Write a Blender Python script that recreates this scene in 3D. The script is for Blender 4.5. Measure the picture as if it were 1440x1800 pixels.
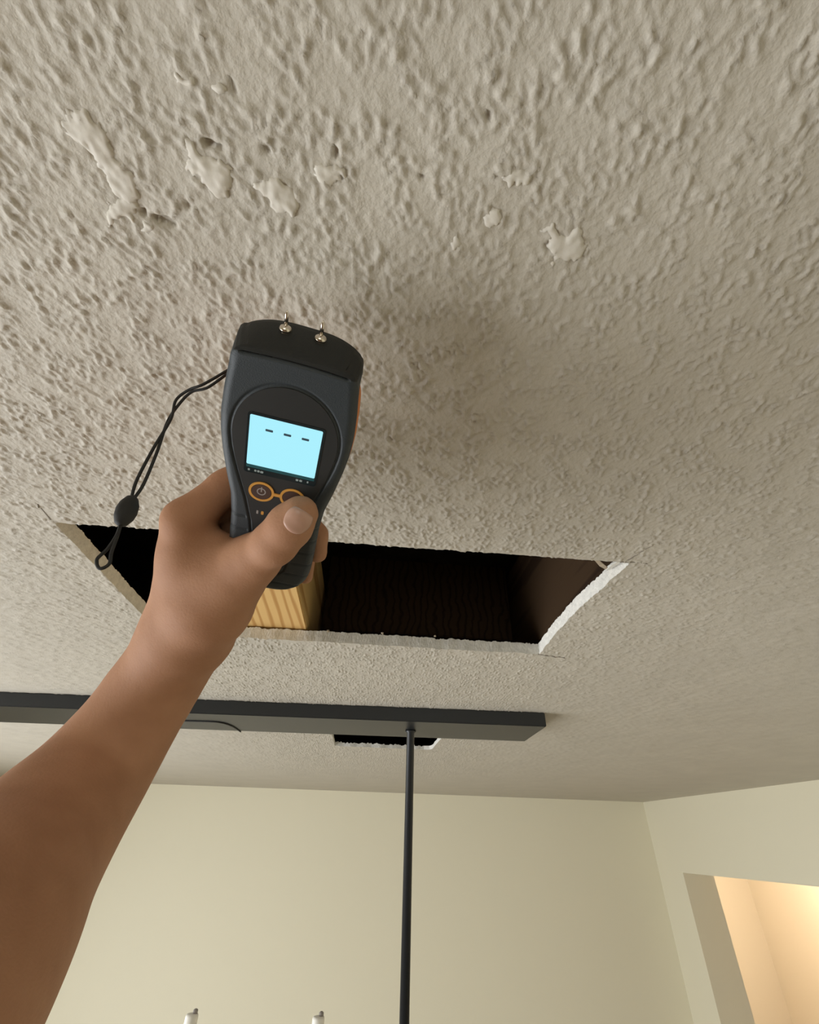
import bpy, bmesh, math, random
import numpy as np
from mathutils import Vector, Matrix

for o in list(bpy.data.objects): bpy.data.objects.remove(o)
C = bpy.context.scene.collection
scene = bpy.context.scene

# ------------------------------------------------------------------ camera
ZC = 2.205                      # height of the lens above the floor
F_PX = 809.0                    # focal length in pixels of a 1440 x 1800 frame
DX = np.array((0.99522258, 0.07516611, 0.06230603))
DY = np.array((-0.09434555, 0.57624085, 0.81181609))
DZ = np.array((0.02511778, -0.81381603, 0.58057951))
CAM = np.array([DX, DY, DZ])    # lens axes (right, down, forward) -> room axes
cam_d = bpy.data.cameras.new('camera')
cam_d.sensor_fit = 'HORIZONTAL'; cam_d.sensor_width = 36.0
cam_d.lens = 36.0 * F_PX / 1440.0
cam_d.clip_start = 0.01
cam = bpy.data.objects.new('camera', cam_d); C.objects.link(cam)
R_, D_, F_ = CAM[:, 0], CAM[:, 1], CAM[:, 2]
m = Matrix.Identity(4)
for i in range(3):
    m[i][0], m[i][1], m[i][2] = R_[i], -D_[i], -F_[i]
m[2][3] = ZC
cam.matrix_world = m
scene.camera = cam

# ------------------------------------------------------------------ light
W = bpy.data.worlds.new('daylight'); scene.world = W; W.use_nodes = True
bg = W.node_tree.nodes['Background']
bg.inputs[0].default_value = (0.75, 0.87, 1.0, 1); bg.inputs[1].default_value = 1.0

def area(name, loc, target, sx, sy, energy, col):
    d = bpy.data.lights.new(name, 'AREA'); d.shape = 'RECTANGLE'
    d.size, d.size_y, d.energy, d.color = sx, sy, energy, col
    o = bpy.data.objects.new(name, d); C.objects.link(o)
    o.location = loc
    o.rotation_euler = (Vector(target) - Vector(loc)).to_track_quat('-Z', 'Y').to_euler()
    return o
area('window_daylight', (-2.48, 0.85, 1.05), (0, 0.85, 1.05), 2.1, 1.9, 148, (0.96, 0.98, 1.0))
area('rear_fill_light', (-0.2, -2.78, 1.45), (-0.2, 0, 1.45), 1.5, 1.15, 19, (1.0, 0.95, 0.84))  # soft fill added behind the lens to lift the far wall

vs = scene.view_settings
vs.view_transform = 'Standard'; vs.look = 'None'; vs.gamma = 1.0
vs.use_curve_mapping = False
vs.exposure = -0.33

# ------------------------------------------------------------------ helpers
rng = np.random.default_rng(7)
random.seed(7)

def ray(px, py): return CAM @ np.array([(px - 720) / F_PX, (py - 900) / F_PX, 1.0])
def at(px, py, d):
    p = ray(px, py) * d; p[2] += ZC; return p
H = 0.235                       # ceiling above the lens
ZCEIL = ZC + H
def on_z(px, py, z):
    r = ray(px, py); p = r * ((z - ZC) / r[2]); p[2] += ZC; return p
def on_ceil(px, py): return on_z(px, py, ZCEIL)

_perm = np.random.default_rng(3).permutation(256).astype(np.int64)
_perm = np.concatenate([_perm, _perm, _perm])
_ang = np.random.default_rng(4).uniform(0, 2 * np.pi, 256)
_gx, _gy = np.cos(_ang), np.sin(_ang)
def perlin(x, y, seed=0):
    x = np.asarray(x, float) + seed * 17.31; y = np.asarray(y, float) + seed * 9.77
    xi = np.floor(x).astype(np.int64); yi = np.floor(y).astype(np.int64)
    xf = x - xi; yf = y - yi; xi &= 255; yi &= 255
    u = xf * xf * xf * (xf * (xf * 6 - 15) + 10); v = yf * yf * yf * (yf * (yf * 6 - 15) + 10)
    def g(ix, iy, dx, dy):
        k = _perm[_perm[ix & 255] + (iy & 255)]
        return _gx[k] * dx + _gy[k] * dy
    a = g(xi, yi, xf, yf); b = g(xi + 1, yi, xf - 1, yf)
    c = g(xi, yi + 1, xf, yf - 1); d = g(xi + 1, yi + 1, xf - 1, yf - 1)
    return (a * (1 - u) + b * u) * (1 - v) + (c * (1 - u) + d * u) * v
def sstep(a, b, x):
    t = np.clip((x - a) / (b - a), 0, 1); return t * t * (3 - 2 * t)

def material(name, col, rough=0.6, metal=0.0, spec=0.5, var=0.0, vscale=20, bump=0.0, bscale=200, bdist=0.001, sss=0.0, col2=None, detail=4):
    mt = bpy.data.materials.new(name); mt.use_nodes = True
    nt = mt.node_tree; b = nt.nodes['Principled BSDF']
    b.inputs['Base Color'].default_value = (*col, 1); b.inputs['Roughness'].default_value = rough
    b.inputs['Metallic'].default_value = metal; b.inputs['Specular IOR Level'].default_value = spec
    tc = nt.nodes.new('ShaderNodeTexCoord')
    if var > 0 or col2:
        n = nt.nodes.new('ShaderNodeTexNoise'); n.inputs['Scale'].default_value = vscale; n.inputs['Detail'].default_value = detail
        nt.links.new(tc.outputs['Object'], n.inputs['Vector'])
        r = nt.nodes.new('ShaderNodeValToRGB')
        r.color_ramp.elements[0].position = 0.3; r.color_ramp.elements[1].position = 0.7
        c2 = col2 or tuple(min(1, c * (1 + var)) for c in col)
        c1 = col if col2 else tuple(c * (1 - var) for c in col)
        r.color_ramp.elements[0].color = (*c1, 1); r.color_ramp.elements[1].color = (*c2, 1)
        nt.links.new(n.outputs['Fac'], r.inputs['Fac']); nt.links.new(r.outputs['Color'], b.inputs['Base Color'])
    if bump > 0:
        n = nt.nodes.new('ShaderNodeTexNoise'); n.inputs['Scale'].default_value = bscale; n.inputs['Detail'].default_value = 3
        nt.links.new(tc.outputs['Object'], n.inputs['Vector'])
        bp = nt.nodes.new('ShaderNodeBump'); bp.inputs['Strength'].default_value = bump; bp.inputs['Distance'].default_value = bdist
        nt.links.new(n.outputs['Fac'], bp.inputs['Height']); nt.links.new(bp.outputs['Normal'], b.inputs['Normal'])
    if sss > 0:
        b.inputs['Subsurface Weight'].default_value = sss
        b.inputs['Subsurface Radius'].default_value = (1.0, 0.4, 0.2); b.inputs['Subsurface Scale'].default_value = 0.004
    return mt

def emissive(name, col, strength):
    mt = bpy.data.materials.new(name); mt.use_nodes = True
    b = mt.node_tree.nodes['Principled BSDF']
    b.inputs['Base Color'].default_value = (0.02, 0.02, 0.02, 1)
    b.inputs['Emission Color'].default_value = (*col, 1); b.inputs['Emission Strength'].default_value = strength
    b.inputs['Roughness'].default_value = 0.25
    return mt

def np_mesh(name, verts, quads, mat, parent=None, smooth=True):
    me = bpy.data.meshes.new(name)
    verts = np.asarray(verts, np.float32); quads = np.asarray(quads, np.int32)
    n = quads.shape[1]
    me.vertices.add(len(verts)); me.vertices.foreach_set('co', verts.ravel())
    me.loops.add(quads.size); me.loops.foreach_set('vertex_index', quads.ravel())
    me.polygons.add(len(quads)); me.polygons.foreach_set('loop_start', np.arange(0, quads.size, n, dtype=np.int32))
    me.polygons.foreach_set('use_smooth', np.full(len(quads), smooth))
    me.update(calc_edges=True); me.validate()
    me.materials.append(mat)
    o = bpy.data.objects.new(name, me); C.objects.link(o)
    if parent: o.parent = parent
    return o

def bm_obj(name, bm, mat, parent=None, smooth=False):
    me = bpy.data.meshes.new(name); bmesh.ops.recalc_face_normals(bm, faces=bm.faces)
    bm.to_mesh(me); bm.free(); me.materials.append(mat)
    if smooth:
        me.polygons.foreach_set('use_smooth', [True] * len(me.polygons))
    o = bpy.data.objects.new(name, me); C.objects.link(o)
    if parent: o.parent = parent
    return o

def box_bm(bm, x0, x1, y0, y1, z0, z1):
    vs_ = [bm.verts.new(p) for p in ((x0, y0, z0), (x1, y0, z0), (x1, y1, z0), (x0, y1, z0), (x0, y0, z1), (x1, y0, z1), (x1, y1, z1), (x0, y1, z1))]
    for f in ((0, 3, 2, 1), (4, 5, 6, 7), (0, 1, 5, 4), (1, 2, 6, 5), (2, 3, 7, 6), (3, 0, 4, 7)):
        bm.faces.new([vs_[i] for i in f])
def box(name, x0, x1, y0, y1, z0, z1, mat, parent=None, bevel=0.0):
    bm = bmesh.new(); box_bm(bm, x0, x1, y0, y1, z0, z1)
    if bevel > 0: bmesh.ops.bevel(bm, geom=list(bm.edges), offset=bevel, segments=2, affect='EDGES')
    return bm_obj(name, bm, mat, parent)
def boxes(name, lst, mat, parent=None):
    bm = bmesh.new()
    for b in lst: box_bm(bm, *b)
    return bm_obj(name, bm, mat, parent)
def structure(o): o['kind'] = 'structure'; return o
def tag(o, label, cat, group=None):
    o['label'] = label; o['category'] = cat
    if group: o['group'] = group
    return o
def empty(name, loc):
    o = bpy.data.objects.new(name, None); o.empty_display_size = 0.02; o.location = loc; C.objects.link(o); return o

def tube(name, pts, r, mat, parent=None, seg=8, subdiv=6, closed=False, to_local=None):
    """smooth swept tube through pts (Catmull-Rom); r a number or list"""
    P = np.asarray(pts, float); n = len(P)
    rr = np.full(n, r) if np.isscalar(r) else np.asarray(r, float)
    out, rad = [], []
    for i in range(n - 1):
        p0, p1, p2, p3 = P[max(i - 1, 0)], P[i], P[i + 1], P[min(i + 2, n - 1)]
        for k in range(subdiv):
            t = k / subdiv
            out.append(0.5 * ((2 * p1) + (-p0 + p2) * t + (2 * p0 - 5 * p1 + 4 * p2 - p3) * t * t + (-p0 + 3 * p1 - 3 * p2 + p3) * t ** 3))
            rad.append(rr[i] * (1 - t) + rr[i + 1] * t)
    out.append(P[-1]); rad.append(rr[-1])
    out = np.array(out)
    vs_, q = [], []
    T = np.gradient(out, axis=0); T /= np.linalg.norm(T, axis=1)[:, None]
    up = np.array((0.31, 0.17, 0.93)); 
    for i, (p, t) in enumerate(zip(out, T)):
        a = np.cross(t, up); a /= np.linalg.norm(a); b = np.cross(t, a); up = -np.cross(t, a) if False else up
        for k in range(seg):
            th = 2 * math.pi * k / seg
            vs_.append(p + rad[i] * (a * math.cos(th) + b * math.sin(th)))
    for i in range(len(out) - 1):
        for k in range(seg):
            q.append((i * seg + k, i * seg + (k + 1) % seg, (i + 1) * seg + (k + 1) % seg, (i + 1) * seg + k))
    n0 = len(vs_); vs_.append(out[0]); vs_.append(out[-1])
    for k in range(seg):
        q.append((n0, (k + 1) % seg, k, k)); e = (len(out) - 1) * seg
        q.append((n0 + 1, e + k, e + (k + 1) % seg, e + (k + 1) % seg))
    bm = bmesh.new(); bv = [bm.verts.new(v) for v in vs_]
    for f in q:
        ids = list(dict.fromkeys(f))
        try: bm.faces.new([bv[i] for i in ids])
        except ValueError: pass
    return bm_obj(name, bm, mat, parent, smooth=True)

def lathe(name, prof, mat, parent=None, seg=20, M=None):
    """prof: list of (radius, z); M a Matrix placing it"""
    bm = bmesh.new(); rings = []
    for r, z in prof:
        rings.append([bm.verts.new((max(r, 1e-5) * math.cos(2 * math.pi * k / seg), max(r, 1e-5) * math.sin(2 * math.pi * k / seg), z)) for k in range(seg)])
    for a, b in zip(rings, rings[1:]):
        for k in range(seg): bm.faces.new((a[k], a[(k + 1) % seg], b[(k + 1) % seg], b[k]))
    bm.faces.new(rings[0][::-1]); bm.faces.new(rings[-1])
    if M is not None: bmesh.ops.transform(bm, matrix=M, verts=bm.verts)
    return bm_obj(name, bm, mat, parent, smooth=True)

# ------------------------------------------------------------------ materials
M = {}
M['ceiling'] = material('ceiling_paint', (0.545, 0.505, 0.425), 0.62, spec=0.35, var=0.035, vscale=9, bump=0.55, bscale=420, bdist=0.0010)
M['flake'] = material('bubbled_paint', (0.67, 0.63, 0.545), 0.6, spec=0.35, var=0.03, vscale=60, bump=0.25, bscale=300, bdist=0.0006)
M['wall'] = material('wall_paint', (0.80, 0.755, 0.59), 0.55, spec=0.35, bump=0.12, bscale=260, bdist=0.0008)
M['hall'] = material('hall_paint', (0.80, 0.74, 0.65), 0.6, spec=0.3)
M['floor'] = material('floor_boards', (0.16, 0.11, 0.07), 0.5, var=0.25, vscale=5)
M['gypsum'] = material('gypsum_core', (0.78, 0.76, 0.70), 0.9, spec=0.2, var=0.10, vscale=120, bump=0.5, bscale=500, bdist=0.0008)
M['paper'] = material('torn_drywall_paper', (0.55, 0.46, 0.35), 0.9, spec=0.2, var=0.15, vscale=200)
M['cut'] = material('saw_cut_shadow', (0.27, 0.24, 0.20), 0.9, spec=0.1)
M['attic'] = material('attic_boards', (0.035, 0.022, 0.013), 0.9, spec=0.1, var=0.4, vscale=12)  # cavity darkness put into the boards' colour
M['black'] = material('black_metal', (0.013, 0.015, 0.017), 0.40, metal=0.0, spec=0.5)
M['candle'] = material('white_sleeve', (0.85, 0.83, 0.76), 0.5)
M['shell'] = material('charcoal_plastic', (0.032, 0.040, 0.045), 0.55, spec=0.4, bump=0.35, bscale=1600, bdist=0.0004)
M['cap'] = material('dark_head_plastic', (0.014, 0.015, 0.014), 0.6, spec=0.35, bump=0.3, bscale=1600, bdist=0.0004)  # darker tone for the head end of the meter
M['panel'] = material('panel_plastic', (0.024, 0.026, 0.026), 0.42, spec=0.45)
M['glass'] = material('display_glass', (0.012, 0.022, 0.026), 0.12, spec=0.5)
M['orange'] = material('orange_rubber', (0.62, 0.20, 0.045), 0.55)
M['ring'] = material('amber_ring', (0.62, 0.30, 0.06), 0.4)
M['button'] = material('button_rubber', (0.060, 0.028, 0.018), 0.5)
M['icon'] = material('icon_print', (0.30, 0.27, 0.25), 0.6)
M['nickel'] = material('pin_nickel', (0.72, 0.66, 0.58), 0.22, metal=1.0)
M['cord'] = material('black_cord', (0.012, 0.011, 0.010), 0.7)
M['segment'] = material('lcd_segment', (0.05, 0.10, 0.14), 0.4)
M['print'] = material('grey_print', (0.30, 0.36, 0.36), 0.6)
M['skin'] = material('skin', (0.37, 0.188, 0.105), 0.68, spec=0.2, col2=(0.43, 0.228, 0.132), vscale=45, bump=0.30, bscale=700, bdist=0.0006, sss=0.12)
M['nail'] = material('thumb_nail', (0.50, 0.30, 0.22), 0.32, spec=0.45)
M['screen'] = emissive('lcd_backlight', (0.38, 0.83, 0.95), 1.3)
M['frame'] = material('white_frame', (0.8, 0.8, 0.78), 0.4)

# pine: streaky grain along its length (y)
def wood(name, c1, c2):
    mt = bpy.data.materials.new(name); mt.use_nodes = True; nt = mt.node_tree; b = nt.nodes['Principled BSDF']
    tc = nt.nodes.new('ShaderNodeTexCoord'); mp = nt.nodes.new('ShaderNodeMapping')
    mp.inputs['Scale'].default_value = (1.0, 0.07, 1.0); mp.inputs['Rotation'].default_value = (0, 0, 0.10)
    nt.links.new(tc.outputs['Object'], mp.inputs['Vector'])
    w = nt.nodes.new('ShaderNodeTexWave'); w.inputs['Scale'].default_value = 23; w.inputs['Distortion'].default_value = 7.0; w.inputs['Detail'].default_value = 3; w.inputs['Detail Scale'].default_value = 1.2
    nt.links.new(mp.outputs['Vector'], w.inputs['Vector'])
    r = nt.nodes.new('ShaderNodeValToRGB'); r.color_ramp.elements[0].color = (*c2, 1); r.color_ramp.elements[1].color = (*c1, 1)
    r.color_ramp.elements[0].position = 0.0; r.color_ramp.elements[1].position = 0.45
    nt.links.new(w.outputs['Fac'], r.inputs['Fac']); nt.links.new(r.outputs['Color'], b.inputs['Base Color'])
    b.inputs['Roughness'].default_value = 0.8; b.inputs['Specular IOR Level'].default_value = 0.1
    return mt
M['pine'] = wood('pine', (0.72, 0.47, 0.19), (0.50, 0.27, 0.09))
M['shadewood'] = wood('shade_toned_lumber', (0.045, 0.026, 0.013), (0.024, 0.013, 0.007))  # attic lumber with the cavity's shade put into its colour

def pane_material():
    mt = bpy.data.materials.new('clear_pane'); mt.use_nodes = True; nt = mt.node_tree
    out = nt.nodes['Material Output']; nt.nodes.remove(nt.nodes['Principled BSDF'])
    t = nt.nodes.new('ShaderNodeBsdfTransparent'); g = nt.nodes.new('ShaderNodeBsdfGlossy'); g.inputs['Roughness'].default_value = 0.02
    mx = nt.nodes.new('ShaderNodeMixShader'); mx.inputs[0].default_value = 0.06
    nt.links.new(t.outputs[0], mx.inputs[1]); nt.links.new(g.outputs[0], mx.inputs[2]); nt.links.new(mx.outputs[0], out.inputs['Surface'])
    return mt
M['pane'] = pane_material()

# ------------------------------------------------------------------ the ceiling (real relief near the lens)
XL, XR, YB, YF = -2.3, 1.80, -2.6, 3.30       # room extents
T = 0.016                                      # drywall thickness
HX0, HX1, HY0, HY1 = -0.305, 0.256, 0.388, 0.673          # large cut-out
SX0, SX1, SY0, SY1 = -0.088, 0.216, 1.395, 1.612          # small cut-out

def lines(keys, stepf):
    out = []
    for a, b in zip(keys, keys[1:]):
        xs = [a]; x = a
        while x < b:
            x += stepf(x); xs.append(x)
        xs = np.array(xs); xs = a + (xs - a) * (b - a) / (xs[-1] - a)
        out.append(xs[:-1])
    out.append([keys[-1]])
    return np.concatenate(out)
sx = lambda x: 0.00115 + max(0, abs(x) - 0.25) ** 1.2 * 0.013
sy = lambda y: (0.00115 + max(0, y - 0.28) ** 1.4 * 0.0034) if y >= 0.0 else 0.0012 + (-y) * 0.15
xs = lines([XL, HX0, SX0, SX1, HX1, XR], sx)
ys = lines([YB, HY0, HY1, SY0, SY1, YF], sy)

# sunken scars and dents in the plaster, given as (x, y, length, width, angle, depth)
def c2(px, py): p = on_ceil(px, py); return p[0], p[1]
DENTS = []
for (px, py, a, b, ang, dep) in ((372, 252, 24, 8, 0.35, .0030), (290, 388, 30, 8, 0.3, .0030), (252, 372, 10, 8, 0.6, .0024), (590, 268, 5, 16, 0.1, .0020),
                                 (470, 262, 10, 7, 0.8, .0018), (332, 360, 10, 8, 0.2, .0016), (410, 152, 20, 6, 1.2, .0014), (160, 262, 6, 14, 0.2, .0020),
                                 (742, 310, 10, 6, 0.4, .0015), (962, 432, 5, 10, 0.3, .0020), (860, 205, 8, 14, 0.2, .0016)):
    x0, y0 = c2(px, py); x1, y1 = c2(px + a * math.cos(ang), py + a * math.sin(ang)); x2, y2 = c2(px - b * math.sin(ang), py + b * math.cos(ang))
    DENTS.append((x0, y0, x1 - x0, y1 - y0, math.hypot(x2 - x0, y2 - y0), dep))

def relief(x, y):
    """plaster relief hanging below the ceiling plane (metres)"""
    wx = x + 0.0024 * perlin(x / 0.011, y / 0.011, 1); wy = y + 0.0024 * perlin(x / 0.011, y / 0.011, 2)
    n1 = perlin(wx / 0.0058, wy / 0.0058, 3); n2 = perlin(wx / 0.0041, wy / 0.0047, 4)
    n3 = perlin(x / 0.0027, y / 0.0027, 5); big = perlin(x / 0.045, y / 0.045, 6)
    ridge = sstep(0.55, 0.95, 1 - np.abs(n1) * 2.0)
    blob = sstep(0.10, 0.40, n2)
    mask = sstep(-0.25, 0.25, perlin(x / 0.016, y / 0.016, 8) + 0.10)
    h = 0.00090 * ridge * mask + 0.00108 * blob * (0.35 + 0.65 * mask) + 0.00020 * n3 + 0.0009 * big
    for (cx, cy, ax, ay, b, dep) in DENTS:
        L = math.hypot(ax, ay); ux, uy = ax / L, ay / L
        dx, dy = x - cx, y - cy
        e = np.sqrt(((dx * ux + dy * uy) / L) ** 2 + ((-dx * uy + dy * ux) / b) ** 2)
        near = e < 2.5
        if not near.any(): continue
        e = e + 0.45 * perlin(x / 0.004, y / 0.004, 12) * near
        h = h - dep * (1 - sstep(0.55, 1.0, e))
    return h

GX, GY = np.meshgrid(xs, ys, indexing='ij')
# the hole edges were sawn by hand: wander of the sides, a bow on the right-hand side
def fall(v, v0, w): return np.exp(-((v - v0) / w) ** 2)
inY = sstep(HY0 - .01, HY0 + .03, GY) * (1 - sstep(HY1 - .03, HY1 + .01, GY))
bow = -0.007 * np.sin(np.clip((GY - HY0) / (HY1 - HY0), 0, 1) * math.pi)
WX = GX + fall(GX, HX1, .03) * (bow * inY + 0.0012 * perlin(GX * 0 + 1, GY / .012, 21) * inY) + fall(GX, HX0, .02) * 0.0012 * perlin(GX * 0 + 3, GY / .014, 22) * inY
inX = sstep(HX0 - .01, HX0 + .03, GX) * (1 - sstep(HX1 - .03, HX1 + .01, GX))
WY = GY + fall(GY, HY0, .02) * 0.0011 * perlin(GX / .013, GY * 0 + 2, 23) * inX + fall(GY, HY1, .02) * 0.0015 * perlin(GX / .016, GY * 0 + 5, 24) * inX
WY += fall(GY, SY1, .02) * 0.004 * perlin(GX / .03, GY * 0 + 7, 25) * sstep(SX0, SX0 + .03, GX) * (1 - sstep(SX1 - .03, SX1, GX))
# rounded far right corner of the small hole
rc = 0.024; dyc = np.clip(GY - (SY1 - rc), 0, rc)
WX -= fall(GX, SX1, .03) * (rc - np.sqrt(rc * rc - dyc * dyc)) * (1 - sstep(SY1, SY1 + .05, GY))
HR = relief(WX, WY)
fade = (1 - sstep(1.7, 3.0, GY)) * (1 - sstep(1.0, 1.8, np.abs(GX))) * sstep(-0.5, -0.1, GY)
ZZ = ZCEIL - HR * fade
nx, ny = GX.shape
verts = np.stack([WX, WY, ZZ], -1).reshape(-1, 3)
I, J = np.meshgrid(np.arange(nx - 1), np.arange(ny - 1), indexing='ij')
cx, cy = (xs[:-1] + xs[1:])[I] / 2, (ys[:-1] + ys[1:])[J] / 2
keep = ~((cx > HX0) & (cx < HX1) & (cy > HY0) & (cy < HY1)) & ~((cx > SX0) & (cx < SX1) & (cy > SY0) & (cy < SY1))
I, J = I[keep], J[keep]
idx = lambda i, j: i * ny + j
quads = np.stack([idx(I, J), idx(I, J + 1), idx(I + 1, J + 1), idx(I + 1, J)], -1)
used = np.zeros(len(verts), bool); used[quads.ravel()] = True
remap = np.cumsum(used) - 1
ceiling = structure(np_mesh('ceiling', verts[used], remap[quads], M['ceiling']))

# the sawn faces of the two cut-outs: one part for each side, ragged paper along the top
def sawn_edge(line, inward, name='drywall_edge', mat=None, rag=0.0006, seed=0, T=T):
    """line: (n,3) lower edge; inward: unit vector into the hole"""
    L = np.asarray(line, float); n = len(L); lv = 5
    vs_ = []
    for k in range(lv + 1):
        t = k / lv
        row = L.copy()
        row[:, 2] += t * T + (rag * perlin(np.arange(n) / 6.0, np.full(n, 2.5), 30 + seed) * 2.0 if k == lv else 0)
        wob = 0.0006 * perlin(np.arange(n) / 2.2, np.full(n, k * 1.7), 31 + seed) * (0 if k == 0 else 1)
        row[:, 0] += inward[0] * wob; row[:, 1] += inward[1] * wob
        vs_.append(row)
    top = vs_[-1].copy(); top[:, 0] -= inward[0] * 0.02; top[:, 1] -= inward[1] * 0.02
    vs_.append(top); lv += 1
    V = np.concatenate(vs_); q = []
    for k in range(lv):
        for i in range(n - 1): q.append((k * n + i, k * n + i + 1, (k + 1) * n + i + 1, (k + 1) * n + i))
    return np_mesh(name, V, q, mat or M['gypsum'], ceiling, smooth=False)
def gridline(i=None, j=None, a=0, b=0):
    if i is not None: return np.stack([WX[i, a:b + 1], WY[i, a:b + 1], ZZ[i, a:b + 1]], -1)[::2] if False else np.stack([WX[i, a:b + 1], WY[i, a:b + 1], ZZ[i, a:b + 1]], -1)
    return np.stack([WX[a:b + 1, j], WY[a:b + 1, j], ZZ[a:b + 1, j]], -1)
ix = lambda v: int(np.argmin(np.abs(xs - v))); iy = lambda v: int(np.argmin(np.abs(ys - v)))
for (x0, x1, y0, y1, sd) in ((HX0, HX1, HY0, HY1, 0), (SX0, SX1, SY0, SY1, 5)):
    a, b, c, d = ix(x0), ix(x1), iy(y0), iy(y1); TT = T if sd == 0 else 0.011
    sawn_edge(gridline(i=a, a=c, b=d), (1, 0), seed=sd + 1, T=TT)
    sawn_edge(gridline(i=b, a=c, b=d), (-1, 0), seed=sd + 2, T=TT)
    sawn_edge(gridline(j=c, a=a, b=b), (0, 1), seed=sd + 3, T=TT)
    sawn_edge(gridline(j=d, a=a, b=b), (0, -1), seed=sd + 4, rag=0.0008 if sd == 0 else .003, T=TT)
# torn tongue of face paper at the near right corner, and paper tufts along the far side
def ribbon(name, pts, w, mat, parent, thick=0.0008, up=(0, 0, 1)):
    P = np.asarray(pts, float); bm = bmesh.new(); rows = []
    T_ = np.gradient(P, axis=0)
    for p, t, ww in zip(P, T_, w):
        s = np.cross(t, up); s /= np.linalg.norm(s) + 1e-9
        rows.append([bm.verts.new(p + s * ww / 2), bm.verts.new(p - s * ww / 2), bm.verts.new(p - s * ww / 2 + np.array(up) * thick), bm.verts.new(p + s * ww / 2 + np.array(up) * thick)])
    for a, b in zip(rows, rows[1:]):
        for k in range(4): bm.faces.new((a[k], a[(k + 1) % 4], b[(k + 1) % 4], b[k]))
    bm.faces.new(rows[0]); bm.faces.new(rows[-1][::-1])
    return bm_obj(name, bm, mat, parent)
zt = ZCEIL + 0.004
ribbon('torn_paper', [on_z(1046, 982, ZCEIL + .002), on_z(1058, 994, zt + .004), on_z(1070, 1002, zt + .006)], [.003, .005, .003], M['paper'], ceiling)
ribbon('torn_paper', [on_z(1068, 1002, zt + .004), on_z(1082, 992, zt), on_z(1092, 986, ZCEIL)], [.003, .006, .003], M['gypsum'], ceiling)
for (px, py, s) in ((577, 1109, .004), (672, 1113, .003), (765, 1118, .003), (600, 1129, .003)):
    p = on_z(px, py, ZCEIL + .014); bm = bmesh.new()
    bmesh.ops.create_icosphere(bm, subdivisions=1, radius=s * .55)
    for v in bm.verts: v.co = Vector(p) + Vector((v.co.x * 1.2, v.co.y * .6, v.co.z * 1.2)) * (0.7 + 0.6 * random.random())
    bm_obj('paper_tuft', bm, M['paper'], ceiling)
# saw overcuts past the corners: thin proud strips, groove shade put into their colour
def kerf(pa, pb, w=0.0012, mid=None):
    a, b = on_ceil(*pa), on_ceil(*pb); n = 9; P = []
    for k in range(n):
        t = k / (n - 1); p = a * (1 - t) + b * t
        off = 0.0005 * perlin(t * 2.1, 0.3 + pa[0], 40)
        p[0] += off; p[1] += off
        p[2] = ZCEIL - float(relief(np.array([p[0]]), np.array([p[1]]))[0]) - 0.0003
        P.append(p)
    ww = [w * (1 - 0.75 * k / (n - 1)) for k in range(n)]
    ribbon('saw_cut', P, ww, M['cut'], ceiling, 0.0016)
kerf((89, 913), (66, 886), .0014); kerf((1090, 987), (1138, 990), .0016); kerf((1104, 985), (1148, 957), .0014); kerf((946, 1150), (993, 1156), .0022)

# bubbled, lifting plates of paint
def inside_poly(x, y, poly):
    """signed distance (negative inside) to a closed polygon"""
    d = np.full(x.shape, 1e9); ins = np.zeros(x.shape, bool); n = len(poly)
    for i in range(n):
        (ax, ay), (bx, by) = poly[i], poly[(i + 1) % n]
        ex, ey = bx - ax, by - ay; wx_, wy_ = x - ax, y - ay
        t = np.clip((wx_ * ex + wy_ * ey) / (ex * ex + ey * ey), 0, 1)
        d = np.minimum(d, np.hypot(wx_ - ex * t, wy_ - ey * t))
        c = ((ay > y) != (by > y)) & (x < (bx - ax) * (y - ay) / (by - ay + 1e-12) + ax)
        ins ^= c
    return np.where(ins, -d, d)
FLAKES = [
    [(108, 196), (150, 185), (172, 215), (205, 275), (240, 318), (250, 345), (232, 370), (205, 350), (180, 300), (150, 262), (118, 235)],
    [(190, 350), (225, 340), (243, 358), (238, 392), (215, 384), (196, 410), (186, 392)],
    [(314, 246), (346, 240), (358, 268), (392, 280), (412, 306), (404, 346), (384, 350), (356, 328), (332, 292)],
    [(448, 322), (482, 310), (512, 328), (526, 358), (514, 386), (492, 376), (466, 350)],
    [(246, 388), (270, 380), (276, 402), (258, 414), (242, 404)],
    [(302, 128), (340, 120), (352, 146), (322, 160), (306, 148)],
    [(358, 138), (392, 134), (398, 160), (372, 172)],
    [(946, 398), (972, 388), (990, 412), (1018, 402), (1034, 420), (1022, 458), (1008, 470), (986, 452), (962, 470), (968, 440)],
    [(858, 362), (882, 368), (880, 392), (862, 406), (850, 384)],
    [(784, 418), (806, 412), (814, 430), (796, 440)],
    [(884, 306), (930, 296), (944, 314), (910, 330), (890, 330)],
    [(552, 300), (596, 282), (606, 312), (586, 336), (560, 326)],
]
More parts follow.
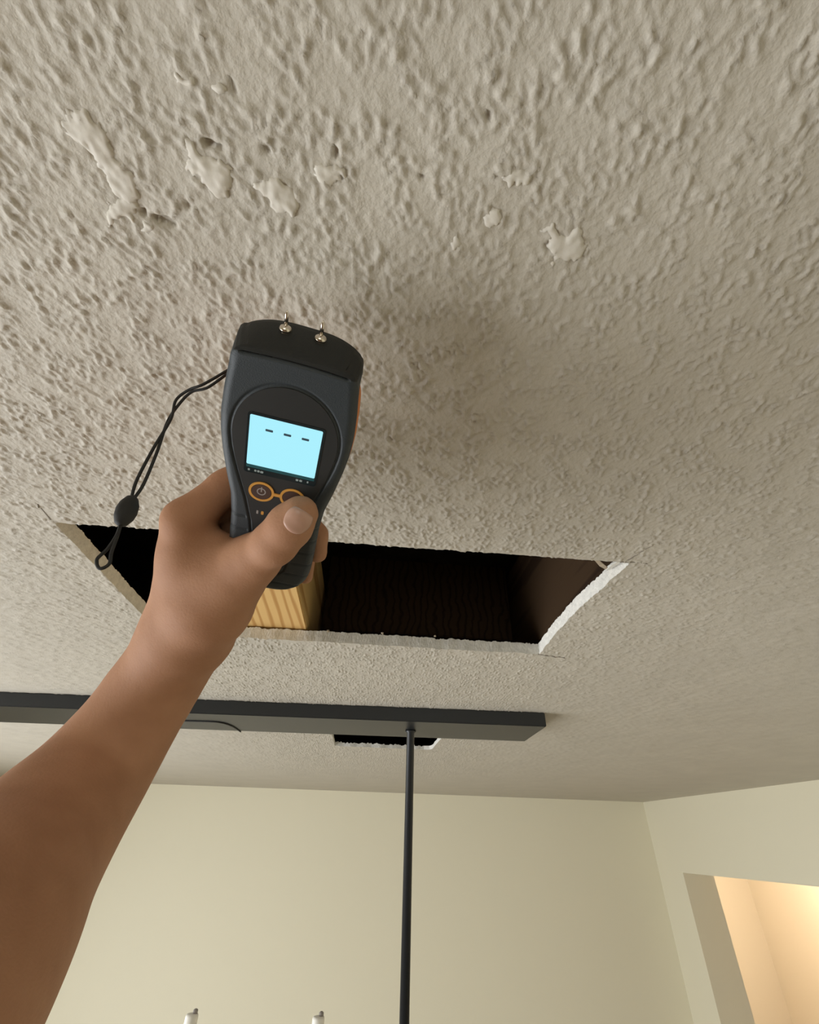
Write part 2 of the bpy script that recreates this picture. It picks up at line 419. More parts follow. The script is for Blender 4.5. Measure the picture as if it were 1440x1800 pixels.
for fi, poly in enumerate(FLAKES):
    w = [c2(*p) for p in poly]; xs_, ys_ = [p[0] for p in w], [p[1] for p in w]
    x, y = np.meshgrid(np.arange(min(xs_) - .006, max(xs_) + .006, .0010), np.arange(min(ys_) - .006, max(ys_) + .006, .0010), indexing='ij')
    jx = x + 0.0042 * perlin(x / .007, y / .007, 50 + fi) + 0.0022 * perlin(x / .0022, y / .0022, 60 + fi)
    jy = y + 0.0042 * perlin(x / .007, y / .007, 70 + fi) + 0.0022 * perlin(x / .0022, y / .0022, 80 + fi)
    sd = inside_poly(jx, jy, w)
    base = relief(x, y)
    rim = sstep(0.0012, -0.0012, sd)
    dome = 0.0006 * sstep(0, -0.008, sd)
    low = 0.0009 * perlin(x / .045, y / .045, 6)
    hgt = low + 0.0010 + dome + 0.0007 * perlin(x / .009, y / .009, 90 + fi) + 0.0006 * perlin(x / .0034, y / .0034, 95 + fi) + 0.30 * (base - low)
    z = ZCEIL - (hgt * rim + (base - 0.0025) * (1 - rim))
    n0, n1 = x.shape; V = np.stack([x, y, z], -1).reshape(-1, 3)
    I2, J2 = np.meshgrid(np.arange(n0 - 1), np.arange(n1 - 1), indexing='ij')
    k = (sd[:-1, :-1] < .0018); I2, J2 = I2[k], J2[k]
    q = np.stack([I2 * n1 + J2, I2 * n1 + J2 + 1, (I2 + 1) * n1 + J2 + 1, (I2 + 1) * n1 + J2], -1)
    u_ = np.zeros(len(V), bool); u_[q.ravel()] = True; rm = np.cumsum(u_) - 1
    np_mesh('paint_blister', V[u_], rm[q], M['flake'], ceiling)

# ------------------------------------------------------------------ attic over the two holes
zb = ZCEIL + T + 0.001
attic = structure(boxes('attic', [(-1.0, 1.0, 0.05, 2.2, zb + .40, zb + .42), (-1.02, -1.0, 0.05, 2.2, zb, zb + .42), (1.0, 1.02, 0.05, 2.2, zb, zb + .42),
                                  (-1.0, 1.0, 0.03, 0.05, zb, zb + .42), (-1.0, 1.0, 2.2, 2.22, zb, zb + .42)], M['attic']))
j = box('pine_joist', -0.188, -0.0965, 0.25, 1.30, zb + .001, zb + .14, M['pine'], bevel=.0015)
tag(j, 'pale pine joist crossing the large ceiling cut-out above the hand', 'joist')
j = box('shaded_joist', 0.262, 0.30, 0.08, 2.15, zb + .001, zb + .185, M['shadewood'], bevel=.0015)
tag(j, 'shade-toned joist along the right side of the large cut-out', 'joist')
j = box('cross_brace', -0.09, 0.258, 0.80, 0.838, zb + .05, zb + .20, M['shadewood'], bevel=.0015)
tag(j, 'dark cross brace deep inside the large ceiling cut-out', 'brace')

# ------------------------------------------------------------------ room shell
structure(box('floor', XL - .2, 3.4, YB - .2, 4.6, -0.05, 0, M['floor']))
structure(box('wall_far', XL - .2, XR, YF, YF + .12, 0, ZCEIL, M['wall']))
DY0, DY1, DZ1 = 1.90, 3.05, ZC - 0.107
WT = 0.173
structure(boxes('wall_right', [(XR, XR + WT, YB, DY0, 0, ZCEIL), (XR, XR + WT, DY1, YF, 0, ZCEIL), (XR, XR + WT, DY0, DY1, DZ1, ZCEIL)], M['wall']))
wy0, wy1, wz0, wz1 = -0.20, 1.90, 0.08, 2.05
structure(boxes('wall_left', [(XL - .14, XL, YB, wy0, 0, ZCEIL), (XL - .14, XL, wy1, YF, 0, ZCEIL), (XL - .14, XL, wy0, wy1, 0, wz0), (XL - .14, XL, wy0, wy1, wz1, ZCEIL)], M['wall']))
bx0, bx1 = -1.0, 0.6
structure(boxes('wall_back', [(XL, bx0, YB - .14, YB, 0, ZCEIL), (bx1, XR, YB - .14, YB, 0, ZCEIL), (bx0, bx1, YB - .14, YB, 0, .9), (bx0, bx1, YB - .14, YB, 2.1, ZCEIL)], M['wall']))
# window beside the lens, and an unseen one added behind it for fill
def window(name, axis, a0, a1, pos, wz0, wz1):
    f = .05; lst = []
    def bb(u0, u1, z0, z1):
        return (pos - .06, pos, u0, u1, z0, z1) if axis == 'x' else (u0, u1, pos - .06, pos, z0, z1)
    lst = [bb(a0, a1, wz0, wz0 + f), bb(a0, a1, wz1 - f, wz1), bb(a0, a0 + f, wz0 + f, wz1 - f), bb(a1 - f, a1, wz0 + f, wz1 - f), bb((a0 + a1) / 2 - .02, (a0 + a1) / 2 + .02, wz0 + f, wz1 - f)]
    o = structure(boxes(name, lst, M['frame']))
    for u0, u1 in ((a0 + f, (a0 + a1) / 2 - .02), ((a0 + a1) / 2 + .02, a1 - f)):
        b = (pos - .032, pos - .028, u0, u1, wz0 + f, wz1 - f) if axis == 'x' else (u0, u1, pos - .032, pos - .028, wz0 + f, wz1 - f)
        box('pane', *b, M['pane'], o)
window('window_1', 'x', wy0, wy1, XL - .04, wz0, wz1)
window('rear_fill_window', 'y', bx0, bx1, YB - .04, .9, 2.1)
# hall beyond the doorway
HXR, HYF = 3.12, 4.40
structure(boxes('wall_hall', [(XR + WT, HXR, HYF, HYF + .1, 0, ZCEIL), (HXR, HXR + .1, 0.6, HYF + .1, 0, ZCEIL), (XR + WT, HXR, 0.5, 0.6, 0, ZCEIL), (XR, XR + WT, YF, HYF, 0, ZCEIL)], M['hall']))
structure(box('ceiling_hall', XR, HXR + .1, 0.5, HYF + .1, ZCEIL + .002, ZCEIL + .03, M['ceiling']))
lamp = empty('hall_lamp', (2.45, 3.35, ZCEIL - .05))
tag(lamp, 'round warm ceiling lamp in the hall beyond the doorway', 'lamp')
lathe('lamp_base', [(.10, .05), (.10, .03), (.095, .028)], M['frame'], lamp)
lathe('lamp_shade', [(.001, -.035), (.05, -.03), (.09, -.01), (.10, .027)], emissive('warm_glow', (1.0, 0.72, 0.40), 6.0), lamp)
d = bpy.data.lights.new('hall_lamp_light', 'POINT'); d.energy = 32; d.color = (1.0, 0.81, 0.58); d.shadow_soft_size = .09
o = bpy.data.objects.new('hall_lamp_light', d); C.objects.link(o); o.parent = lamp; o.location = (0, 0, -.30)

# ------------------------------------------------------------------ chandelier: canopy bar, rods, candle sleeves
CX0, CX1, CY0, CY1, CZ = -1.20, 0.394, 1.053, 1.236, ZC + .206
ch = empty('linear_chandelier', (0.1065, 1.150, ZCEIL))
tag(ch, 'black linear chandelier with long ceiling canopy, thin rods and white candle sleeves', 'chandelier')
def par(o, p):
    o.parent = p; o.matrix_parent_inverse = Matrix.Translation(p.location).inverted(); return o
par(box('canopy', CX0, CX1, CY0, CY1, CZ, ZCEIL - .0005, M['black'], bevel=.0015), ch)
RX, RY = 0.1065, 1.150
BZ = ZC - 0.42
for rx in (RX, -0.9065):
    par(lathe('rod', [(.0087, BZ), (.0087, CZ - .006), (.012, CZ - .004), (.012, CZ)], M['black'], None, 16, Matrix.Translation((rx, RY, 0))), ch)
par(box('frame_bar', -0.93, 0.13, RY - .012, RY + .012, BZ - .024, BZ, M['black'], bevel=.002), ch)
for sxx in (-0.256, -0.041, -0.66, -0.82):
    s = par(lathe('candle_sleeve', [(.0105, BZ), (.0105, ZC - .2535), (.0095, ZC - .2505), (.0065, ZC - .2500)], M['candle'], None, 18, Matrix.Translation((sxx, RY, 0))), ch)
    k = lathe('socket_tip', [(.004, ZC - .2505), (.004, ZC - .246), (.002, ZC - .2445)], M['icon'], None, 12, Matrix.Translation((sxx + .004, RY + .002, 0)))
    k.parent = s
    par(lathe('drip_cup', [(.008, BZ), (.022, BZ + .004), (.024, BZ + .010), (.010, BZ + .012)], M['black'], None, 18, Matrix.Translation((sxx, RY, 0))), ch)
par(tube('canopy_wire', [on_z(318, 1263.5, CZ - .001), on_z(350, 1264.5, CZ - .001), on_z(382, 1266.5, CZ - .001), on_z(403, 1273, CZ - .001), on_z(417, 1283.5, CZ - .001)], .0016, M['cord']), ch)
ch.rotation_euler.z = -0.045

# ------------------------------------------------------------------ moisture meter
MS = 1.08                       # true size of the meter and of the hand that holds it
mO = at(500, 790, MS / (1 / .222 - .0039 * 5))
def hat(px, py, d): return at(px, py, d * MS)
mU = np.array((0.17935537, -0.94256177, 0.28179596)); mN = np.array((-0.00302743, -0.28696824, -0.95793531))
mU /= np.linalg.norm(mU); mN -= mU * (mN @ mU); mN /= np.linalg.norm(mN); mW = np.cross(mU, mN)
meter = bpy.data.objects.new('moisture_meter', None); C.objects.link(meter); meter.empty_display_size = .02
mm = Matrix.Identity(4)
for i in range(3): mm[i][0], mm[i][1], mm[i][2], mm[i][3] = mW[i] * MS, mU[i] * MS, mN[i] * MS, mO[i]
meter.matrix_world = mm
tag(meter, 'charcoal and orange handheld moisture meter with lit display held up to the ceiling', 'moisture meter')
def ML(w, v, n): return mO + (mW * w + mU * v + mN * n) * .001 * MS      # meter coordinates in millimetres -> room

PV = np.array([-103, -102, -100, -97, -92, -86, -80, -67, -49, -35, -22, -8, 2, 12, 24, 34, 38, 41, 43, 44.2, 45])
PW = np.array([0.5, 9.5, 14.8, 18.8, 22.2, 23.8, 24.3, 24.2, 23.9, 24.8, 27.6, 30.0, 31.1, 31.3, 30.3, 28.9, 28.3, 27.3, 25.8, 24.0, 21.0])
rows = np.unique(np.concatenate([np.linspace(-103, -96, 30), np.linspace(-96, 40, 215), np.linspace(40, 45, 26)]))
wid = np.interp(rows, PV, PW)
k5 = np.ones(7) / 7
wsm = np.convolve(np.pad(wid, 3, mode='edge'), k5, 'valid'); wid = np.where((rows > -97) & (rows < 43), wsm, wid)
GV = np.array([-90, -88, -84, -70, -50, -35, -20, -12, -5, 2, 5])
GW = np.array([0.1, 5.0, 8.5, 10.5, 12.8, 16.3, 21.0, 23.2, 24.9, 25.8, 25.9])
def groove_dist(v, w):
    lo = np.abs(w) - np.interp(v, GV, GW)
    up = (np.hypot(w / 25.9, (v - 5) / 27.9) - 1) * 27
    return np.where(v > 5, up, lo)
def drop(v, w):
    """how far the front skin lies behind the face plane at (w, v)"""
    gd = groove_dist(v, w)
    dd = np.where(v > -89, 0.9 * np.exp(-(gd / 0.6) ** 2), 0)
    ledge = 43.3 - 0.0016 * w * w
    dd = dd + 1.5 * np.exp(-((v - ledge) / 0.55) ** 2) * (1 - sstep(22, 24.5, np.abs(w)))
    dd = dd + 0.7 * sstep(0.3, 1.4, v - ledge)
    grip = (gd > 2) & (v < -42)
    dd = dd + np.where(grip, 0.8 * sstep(0.80, 1.0, np.cos((v + 47.5) / 9.5 * 2 * np.pi)), 0)
    return dd
DEP = 24.0
def lean(v, n, w=0.0): return (7.3 - 2.6 * min(1.2, abs(w) / 22) ** 3) * np.clip(-n / DEP, 0, 1.1) * float(sstep(34, 45, np.array(v)))
def meter_shell():
    s = np.sin(np.linspace(-1, 1, 141) * math.pi / 2)
    V = []; nf = len(s)
    for v, wd in zip(rows, wid):
        w = s * wd
        edge = np.clip((np.abs(w) - (wd - 4.5)) / 4.5, 0, 1) if wd > 4.5 else np.clip((np.abs(w) / wd), 0, 1)
        endv = max(np.clip((v - 43.2) / 1.8, 0, 1) * .8, np.clip((-98.5 - v) / 4.5, 0, 1))
        ek = 4.2 if v < 36 else 4.2 - 2.6 * min(1, (v - 36) / 6)
        rd = ek * (1 - np.sqrt(np.clip(1 - edge ** 2, 0, 1))) + 2.0 * (1 - math.sqrt(max(0, 1 - endv ** 2)))
        n = np.maximum(-(drop(np.full_like(w, v), w) + rd), -9.0)
        fl = float(sstep(35, 45, np.array(v)))
        ring = list(zip(w, n)) + [(wd * (1 + .06 * fl), -9.5), (wd * (.985 + .12 * fl), -17)] + list(zip(w[::-1] * (.95 + .17 * fl), np.full(nf, -DEP) + 1.5 * np.abs(s[::-1]) ** 4)) + [(-wd * (.985 + .12 * fl), -17), (-wd * (1 + .06 * fl), -9.5)]
        ring = [(a + 1.4 * fl * b / DEP, b) for a, b in ring]
        V += [(a * .001, (v + lean(v, b, a)) * .001, b * .001) for a, b in ring]; nrow = len(ring)
    q = []; R = len(rows)
    for i in range(R - 1):
        for j in range(nrow): q.append((i * nrow + j, i * nrow + (j + 1) % nrow, (i + 1) * nrow + (j + 1) % nrow, (i + 1) * nrow + j))
    body_n = len(q)
    # the two ends: front line to back line, a few rows across the thickness
    for row, flip in ((0, True), (R - 1, False)):
        base = row * nrow; fr = [base + k for k in range(nf)]; bk = [base + nf + 2 + (nf - 1 - k) for k in range(nf)]
        lev = [fr]; NL = 8
        for l in range(1, NL):
            t = l / NL; ids = []
            for k in range(nf):
                A_, B_ = np.array(V[fr[k]]), np.array(V[bk[k]]); p = A_ * (1 - t) + B_ * t
                p[1] += (0.0010 if not flip else -.0006) * math.sin(t * math.pi) * (1 - abs(s[k]) ** 6)
                p[0] *= 1 + .04 * math.sin(t * math.pi)
                ids.append(len(V)); V.append(tuple(p))
            lev.append(ids)
        lev.append(bk)
        for A_, B_ in zip(lev, lev[1:]):
            for k in range(nf - 1):
                f = (A_[k], A_[k + 1], B_[k + 1], B_[k]); q.append(f[::-1] if flip else f)
    q = np.array(q)[:, ::-1]; V = np.array(V); mid = V[q].mean(1) * 1000
    cap = (mid[:, 1] > 43.4 - 0.0016 * mid[:, 0] ** 2) & (mid[:, 1] > 38)
    for nm, sel, mt in (('body', ~cap, M['shell']), ('head_end', cap, M['cap'])):
        qq = q[sel]; u_ = np.zeros(len(V), bool); u_[qq.ravel()] = True; rm = np.cumsum(u_) - 1
        np_mesh(nm, V[u_], rm[qq], mt, meter)
meter_shell()
# orange rubber grips set into the flanks
for sg in (-1, 1):
    V, q = [], []; rr = np.linspace(-34, 42, 60); ns = 10
    for v in rr:
        wd = float(np.interp(v, rows, wid)); e = float(sstep(-34, -16, np.array(v)) * (1 - sstep(30, 42, np.array(v))))
        for k in range(ns):
            th = math.pi * k / (ns - 1)
            V.append((sg * (wd * .965 + 1.7 * e * math.sin(th) ** .6) * .001, v * .001, (-13.5 - 6.5 * e * math.cos(th)) * .001))
    for i in range(len(rr) - 1):
        for k in range(ns - 1): q.append((i * ns + k, i * ns + k + 1, (i + 1) * ns + k + 1, (i + 1) * ns + k))
    np_mesh('side_grip', V, np.array(q)[:, ::sg], M['orange'], meter)
V, q = [], []; rr = np.linspace(-98, 44, 40)
for v in rr:
    wd = float(np.interp(v, rows, wid)) * .82
    for k in range(9): V.append((wd * (-1 + 2 * k / 8) * .001, v * .001, (-24.5 - 2.5 * math.sqrt(max(0, 1 - (-1 + 2 * k / 8) ** 2))) * .001))
for i in range(len(rr) - 1):
    for k in range(8): q.append((i * 9 + k, i * 9 + k + 1, (i + 1) * 9 + k + 1, (i + 1) * 9 + k))
np_mesh('back_plate', V, q, M['orange'], meter)

def plate(name, outline, n0, n1, mat, parent, bevel=0.0):
    """flat plate on the face: outline in mm (w, v), from n0 (back) to n1 (front)"""
    bm = bmesh.new()
    f = bm.faces.new([bm.verts.new((a * .001, b * .001, n0 * .001)) for a, b in outline])
    r = bmesh.ops.extrude_face_region(bm, geom=[f])
    for e in r['geom']:
        if isinstance(e, bmesh.types.BMVert): e.co.z = n1 * .001
    if bevel:
        top = [e for e in bm.edges if all(abs(v.co.z - n1 * .001) < 1e-7 for v in e.verts)]
        bmesh.ops.bevel(bm, geom=top, offset=bevel * .001, segments=2, affect='EDGES')
    return bm_obj(name, bm, mat, parent)
def rrect(w0, w1, v0, v1, r, n=5):
    pts = []
    for cx_, cy_, a0 in ((w1 - r, v1 - r, 0), (w0 + r, v1 - r, 90), (w0 + r, v0 + r, 180), (w1 - r, v0 + r, 270)):
        for k in range(n + 1):
            a = math.radians(a0 + 90 * k / n); pts.append((cx_ + r * math.cos(a), cy_ + r * math.sin(a)))
    return pts
def ell(cw, cv, a, b, n=28): return [(cw + a * math.cos(2 * math.pi * k / n), cv + b * math.sin(2 * math.pi * k / n)) for k in range(n)]
gv = np.linspace(-86, 4, 36); gw = np.maximum(np.interp(gv, GV, GW) - 0.9, .4)
arc = [(25.0 * math.cos(t), 5 + 27.0 * math.sin(t)) for t in np.linspace(0, math.pi, 40)]
pan = plate('face_panel', list(zip(gw, gv)) + arc + list(zip(-gw[::-1], gv[::-1])), -1.2, 0.25, M['panel'], meter, .25)
gl = plate('display_window', rrect(-18.2, 17.8, -17.6, 16.2, 1.6), 0.2, 0.45, M['glass'], meter)
scr = plate('display_screen', rrect(-17.1, 16.6, -12.6, 14.9, 0.7), 0.40, 0.52, M['screen'], meter)
for w0 in (-7.9, 0.6, 9.1):
    plate('display_dash', rrect(w0 - 1.75, w0 + 1.75, 7.9, 9.1, .3, 2), 0.5, 0.58, M['segment'], scr)
plate('display_low_band', rrect(-17.1, 16.6, -14.4, -12.6, .2, 2), 0.42, 0.50, material('lcd_edge', (0.02, 0.10, 0.12), .3), gl)
for (w0, w1, v0) in ((-16.2, -15.2, -15.9), (-13.0, -12.0, -15.9), (-11.6, -10.4, -15.9), (-10.1, -8.6, -16.0), (7.6, 8.9, -15.9), (9.4, 10.8, -15.9), (13.2, 14.0, -15.8)):
    plate('printed_mark', rrect(w0, w1, v0 - .6, v0 + .6, .3, 2), 0.44, 0.50, M['print'], gl)
def ring_plate(name, cw, cv, a, b, t, n0, n1, mat, parent):
    bm = bmesh.new(); n = 36; ro, ri, to, ti = [], [], [], []
    for k in range(n):
        c, s_ = math.cos(2 * math.pi * k / n), math.sin(2 * math.pi * k / n)
        for lst, f, z in ((ro, 1, n0), (to, 1, n1), (ti, 0, n1), (ri, 0, n0)):
            aa, bb = (a, b) if f else (a - t, b - t)
            lst.append(bm.verts.new(((cw + aa * c) * .001, (cv + bb * s_) * .001, z * .001)))
    for A_, B_ in ((ro, to), (to, ti), (ti, ri), (ri, ro)):
        for k in range(n): bm.faces.new((A_[k], A_[(k + 1) % n], B_[(k + 1) % n], B_[k]))
    return bm_obj(name, bm, mat, parent, smooth=False)
for cw in (-8.5, 7.4):
    b = plate('button', ell(cw, -28.2, 5.3, 5.0), 0.1, 0.75, M['button'], meter, .3)
    ring_plate('button_ring', cw, -28.2, 6.5, 6.1, 1.25, 0.1, 0.7, M['ring'], b)
    if cw < 0:
        ring_plate('power_icon', cw, -28.0, 2.3, 2.2, .55, 0.7, 0.80, M['icon'], b)
        plate('power_icon', rrect(cw - .3, cw + .3, -28.2, -25.0, .2, 2), .7, .82, M['icon'], b)
plate('ring_bridge', rrect(-2.9, 1.8, -29.4, -27.4, .8, 3), 0.1, 0.68, M['ring'], meter, .2)
plate('hold_mark', rrect(-10.0, -9.0, -43.6, -41.2, .3, 2), 0.2, 0.34, M['icon'], meter)
plate('hold_mark', rrect(-7.6, -6.2, -43.6, -41.2, .5, 2), 0.2, 0.34, M['ring'], meter)
# the two pins on the head
def frame_to(p, d):
    q = Vector(d).to_track_quat('Z', 'Y'); return Matrix.Translation(Vector(p) * .001) @ q.to_matrix().to_4x4()
for (w0, v0) in ((-8.7, 49.2), (6.9, 49.2)):
    A_ = frame_to((w0, v0, -16.0), (0.0, 0.99, 0.10))
    c = lathe('pin_collar', [(.0028, -.002), (.0030, 0), (.0030, .0006), (.0022, .0010), (.0027, .0017), (.0028, .0025), (.0023, .0034), (.0011, .0040)], M['nickel'], meter, 20, A_)
    lathe('pin', [(.00095, .003), (.00085, .0092), (.0002, .0108)], M['nickel'], c, 10, A_)
# wrist strap: eyelet, two cords, bead, loop (hangs straight down)
def drop_from(p, s): q = np.array(p); q[2] -= s * MS; return q
inv = np.array(mm.inverted())
def to_m(p): v = Vector(p); v = Matrix(inv.tolist()) @ v; return np.array(v)
Ptop = hat(313, 706, .2105)
S0 = ML(-31.0, 26.5, -13.5)
path = [S0, hat(362, 678, .2095), hat(335, 687, .2105), Ptop, drop_from(Ptop, .012), drop_from(Ptop, .03), drop_from(Ptop, .047), drop_from(Ptop, .055)]
strap = None
for sgn in (-1, 1):
    pts = []
    for k, p in enumerate(path):
        o_ = sgn * (.0005, .0011, .0007, .0010, .0007, .0009, .0014, .0005)[k]
        pts.append(to_m(p + R_ * o_ * (1 if k != 4 else -1) + D_ * o_ * .7))
    t = tube('wrist_strap' if strap is None else 'strap_strand', pts, .00065, M['cord'], strap or meter, 7, 8)
    strap = strap or t
pb = drop_from(Ptop, .0615)
bead = lathe('strap_bead', [(.0008, -.0068), (.0022, -.0058), (.0034, -.003), (.0038, 0), (.0034, .003), (.0022, .0058), (.0008, .0068)], M['cord'], strap, 20, Matrix(inv.tolist()) @ Matrix.Translation(pb) @ Matrix.Scale(MS, 4))
for v in bead.data.vertices: pass
ends = [drop_from(Ptop, s) for s in (.067, .072, .078, .0825, .0862, .0845, .0795, .073, .067)]
offs = (0, .0006, -.0004, -.0026, 0.0, .0028, .0016, .0010, 0)
tube('strap_loop', [to_m(p + R_ * o_) for p, o_ in zip(ends, offs)], .00062, M['cord'], strap, 7, 8)

# ------------------------------------------------------------------ the person's hand and arm (one continuous skin)
class Field:
    def __init__(s, lo, hi, h):
        s.lo = np.array(lo); s.h = h; s.n = np.ceil((np.array(hi) - s.lo) / h).astype(int) + 1
        s.F = np.full(s.n, 0.05, np.float32)
    def cone(s, a, b, r1, r2, k=0.006, pad=0.02, flat=None):
        r1, r2 = r1 * MS, r2 * MS
        a, b = np.asarray(a, float), np.asarray(b, float); R = max(r1, r2) + pad + k
        lo = np.clip(np.floor((np.minimum(a, b) - R - s.lo) / s.h).astype(int), 0, s.n - 1); hi = np.clip(np.ceil((np.maximum(a, b) + R - s.lo) / s.h).astype(int) + 1, 1, s.n)
        ax = [s.lo[i] + s.h * np.arange(lo[i], hi[i]) for i in range(3)]
        X, Y, Z = ax[0][:, None, None], ax[1][None, :, None], ax[2][None, None, :]
        d = b - a; L2 = max(d @ d, 1e-12)
        t = np.clip(((X - a[0]) * d[0] + (Y - a[1]) * d[1] + (Z - a[2]) * d[2]) / L2, 0, 1)
        px, py, pz = X - a[0] - t * d[0], Y - a[1] - t * d[1], Z - a[2] - t * d[2]
        if flat is not None:           # squash along a direction: (dir, factor > 1 makes it thinner)
            f, c = flat; f = np.asarray(f, float); f = f / np.linalg.norm(f)
            q = px * f[0] + py * f[1] + pz * f[2]
            dist = np.sqrt(np.maximum(px * px + py * py + pz * pz - q * q + (q * c) ** 2, 0)) - (r1 + t * (r2 - r1))
        else:
            dist = np.sqrt(px * px + py * py + pz * pz) - (r1 + t * (r2 - r1))
        sl = tuple(slice(lo[i], hi[i]) for i in range(3)); G = s.F[sl]
        hh = np.clip(0.5 + 0.5 * (G - dist) / k, 0, 1)
        s.F[sl] = G * (1 - hh) + dist * hh - k * hh * (1 - hh)
    def chain(s, pts, k=0.006):
        for (a, r1), (b, r2) in zip(pts, pts[1:]): s.cone(a, b, r1, r2, k)
    def mesh(s):
        F = s.F; ins = F < 0
        n = F.shape; c = np.zeros(tuple(x - 1 for x in n), np.int8)
        corners = [(i, j, k) for i in (0, 1) for j in (0, 1) for k in (0, 1)]
        for o in corners: c += ins[o[0]:n[0] - 1 + o[0], o[1]:n[1] - 1 + o[1], o[2]:n[2] - 1 + o[2]]
        act = np.argwhere((c > 0) & (c < 8)); vid = np.full(c.shape, -1, np.int64); vid[tuple(act.T)] = np.arange(len(act))
        acc = np.zeros((len(act), 3)); cnt = np.zeros(len(act))
        for a in corners:
            for ax in range(3):
                if a[ax]: continue
                b = list(a); b[ax] = 1
                fa = F[act[:, 0] + a[0], act[:, 1] + a[1], act[:, 2] + a[2]]; fb = F[act[:, 0] + b[0], act[:, 1] + b[1], act[:, 2] + b[2]]
                m_ = (fa < 0) != (fb < 0); t = np.where(m_, fa / np.where(m_, fa - fb, 1), 0)
                p = np.tile(np.array(a, float), (len(act), 1)); p[:, ax] += t
                acc += p * m_[:, None]; cnt += m_
        V = s.lo + s.h * (act + acc / cnt[:, None])
        Q = []
        for ax in range(3):
            u, v = [(1, 2), (2, 0), (0, 1)][ax]
            A = [slice(None)] * 3; B = [slice(None)] * 3; A[ax] = slice(0, -1); B[ax] = slice(1, None)
            ed = ins[tuple(A)] != ins[tuple(B)]; e = np.argwhere(ed)
            ok = (e[:, u] > 0) & (e[:, v] > 0) & (e[:, u] < n[u] - 1) & (e[:, v] < n[v] - 1); e = e[ok]
            fl = ins[tuple(e.T)]
            def g(du, dv):
                q = e.copy(); q[:, u] -= du; q[:, v] -= dv; return vid[tuple(q.T)]
            q = np.stack([g(1, 1), g(0, 1), g(0, 0), g(1, 0)], -1)
            q[~fl] = q[~fl][:, ::-1]; Q.append(q)
        return V, np.concatenate(Q)

fld = Field((-0.44, -0.34, ZC - 0.48), (0.03, 0.45, ZC + 0.215), 0.0020)
# forearm, elbow, upper arm
arm = [(hat(322, 1122, .296), .0255), (hat(281, 1195, .300), .0262), (hat(173, 1348, .281), .0325), (hat(94, 1443, .246), .0358), (hat(0, 1555, .206), .0390), (hat(-92, 1666, .173), .0430)]
tail = arm[-1][0]
ad = tail - arm[-2][0]; ad /= np.linalg.norm(ad)
arm += [(tail + ad * .045, .0445), (tail + ad * .09 + np.array((-.006, 0, -.006)), .0455), (tail + ad * .15 + np.array((-.015, 0, -.02)), .044), (tail + ad * .19 + np.array((-.02, 0, -.04)), .042)]
ap = np.array([a for a, r in arm]); ar = np.array([r for a, r in arm]); fine = []
for i in range(len(ap) - 1):
    p0, p1, p2, p3 = ap[max(i - 1, 0)], ap[i], ap[i + 1], ap[min(i + 2, len(ap) - 1)]
    for k in range(4):
        t = k / 4; cr = lambda a, b, c, d: 0.5 * ((2 * b) + (-a + c) * t + (2 * a - 5 * b + 4 * c - d) * t * t + (-a + 3 * b - 3 * c + d) * t ** 3)
        fine.append((cr(p0, p1, p2, p3), cr(ar[max(i - 1, 0)], ar[i], ar[i + 1], ar[min(i + 2, len(ar) - 1)])))
fine.append((ap[-1], ar[-1]))
fld.chain(fine, .0015)
fld.cone(hat(372, 1064, .280), hat(262, 1212, .298), .0185, .0200, .016)
fld.chain([(arm[-1][0], .044), (arm[-1][0] + np.array((-.01, -.12, -.08)), .050), (arm[-1][0] + np.array((.01, -.29, -.15)), .055)], .014)
# palm: wrist to the knuckles
Wr = hat(322, 1115, .294); Wr2 = hat(345, 1105, .300)
iM = hat(326, 916, .259); mMc = hat(338, 926, .280); rM = hat(352, 950, .296); pM = hat(368, 985, .306)
fld.cone(Wr, iM, .0215, .0122, .012); fld.cone(hat(322, 1105, .305), mMc, .020, .0120, .012)
fld.cone(Wr2, rM, .020, .0115, .012); fld.cone(Wr2, pM, .020, .0105, .012)
# thumb: thenar, first web, two phalanges
tC, tM, tI, tT = hat(372, 1062, .276), hat(446, 984, .2575), ML(3.5, -51.0, 11.6), ML(13.5, -28.4, 10.6)
fld.cone(hat(340, 1108, .288), tC, .0225, .0215, .012); fld.cone(tC, tM, .0215, .0135, .012)
fld.cone(hat(345, 985, .268), hat(405, 1010, .268), .0150, .0150, .014)
fld.cone(hat(350, 945, .266), hat(420, 985, .265), .0085, .0100, .010)
fld.cone(tM, tI, .0132, .0112, .008); fld.cone(tI, ML(9.5, -37.5, 11.0), .0112, .0112, .006); fld.cone(ML(9.5, -37.5, 11.0), tT, .0112, .0092, .005)
# fingers behind the meter
def finger(pts, k=.005):
    for (a, r1), (b, r2) in zip(pts, pts[1:]): fld.cone(a, b, r1, r2, k)
finger([(iM, .0120), (ML(-33.0, -51.0, -25.0), .0100), (ML(-18, -40, -36.5), .0095), (ML(6, -38, -36.5), .0085), (ML(17, -40, -35), .0072)])
finger([(mMc, .0120), (ML(-34.0, -64.0, -29.0), .0102), (ML(-18, -60, -37.5), .0095), (ML(10, -70, -37.0), .0084), (ML(22.5, -79, -32), .0072), (ML(26.0, -85, -22), .0064)])
finger([(rM, .0115), (ML(-34.0, -82, -29.0), .0098), (ML(-16, -80, -37.5), .0090), (ML(8, -92, -36.5), .0076), (ML(18.5, -103, -30), .0062), (ML(21.5, -107, -21), .0054)])
finger([(pM, .0105), (ML(-34.0, -97, -27.0), .0090), (ML(-20, -97, -36), .0080), (ML(-9, -100, -36), .0070), (ML(-4, -102, -35), .0060)])
V, Q = fld.mesh()
person = np_mesh('person', V, Q, M['skin'])
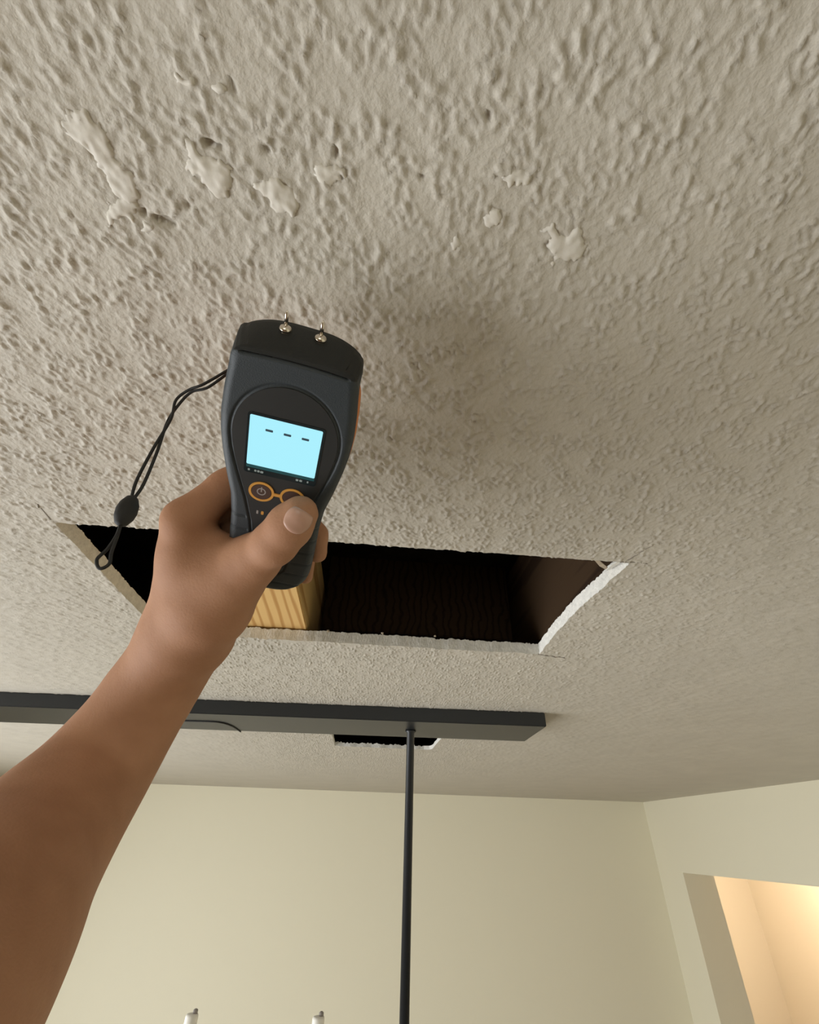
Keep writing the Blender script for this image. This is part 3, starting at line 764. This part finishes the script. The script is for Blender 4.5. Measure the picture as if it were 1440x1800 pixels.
sm = person.modifiers.new('soften', 'SMOOTH'); sm.factor = 0.5; sm.iterations = 4
ax_ = arm[3][0] - arm[0][0]; ax_ /= np.linalg.norm(ax_); along = (V - arm[1][0]) @ ax_
vg = person.vertex_groups.new(name='forearm')
wq = np.round(sstep(-0.005, 0.03, along) * 10).astype(int)
for k in range(1, 11):
    vg.add(np.nonzero(wq == k)[0].tolist(), k / 10, 'REPLACE')
sm2 = person.modifiers.new('soften_forearm', 'SMOOTH'); sm2.factor = 0.5; sm2.iterations = 60; sm2.vertex_group = 'forearm'
tag(person, 'bare left arm reaching up with thumb pressing the moisture meter buttons', 'person')
# thumb nail
tdir = tT - tI; tdir /= np.linalg.norm(tdir)
out = -ray(530, 893); out /= np.linalg.norm(out); out += 0.20 * np.array((0.9, 0, 0)); out -= tdir * (out @ tdir); out /= np.linalg.norm(out)
side = np.cross(tdir, out)
nc = tT + tdir * .0012
def field_at(p):
    g = (np.asarray(p) - fld.lo) / fld.h; i0 = np.floor(g).astype(int); f = g - i0; v = 0.0
    for c in range(8):
        o_ = np.array([(c >> 2) & 1, (c >> 1) & 1, c & 1]); v += np.prod(np.where(o_, f, 1 - f)) * fld.F[tuple(i0 + o_)]
    return v
V, q = [], []; nu, nv = 19, 17
for i in range(nu):
    for j in range(nv):
        a, b = -1 + 2 * i / (nu - 1), -1 + 2 * j / (nv - 1)
        s_ = a * math.sqrt(1 - b * b * .40) * .0070; t_ = b * math.sqrt(1 - a * a * .40) * .0060
        p = nc + side * s_ + tdir * t_ + out * .016
        for _ in range(60):
            dd = field_at(p)
            if dd < .00005: break
            p = p - out * max(dd * .6, .00005)
        V.append(p + out * (.00035 - .0007 * max(abs(a), abs(b)) ** 8))
for i in range(nu - 1):
    for j in range(nv - 1): q.append((i * nv + j, i * nv + j + 1, (i + 1) * nv + j + 1, (i + 1) * nv + j))
nail = np_mesh('thumb_nail', V, q, M['nail'], person)
so = nail.modifiers.new('thickness', 'SOLIDIFY'); so.thickness = .0009; so.offset = 0
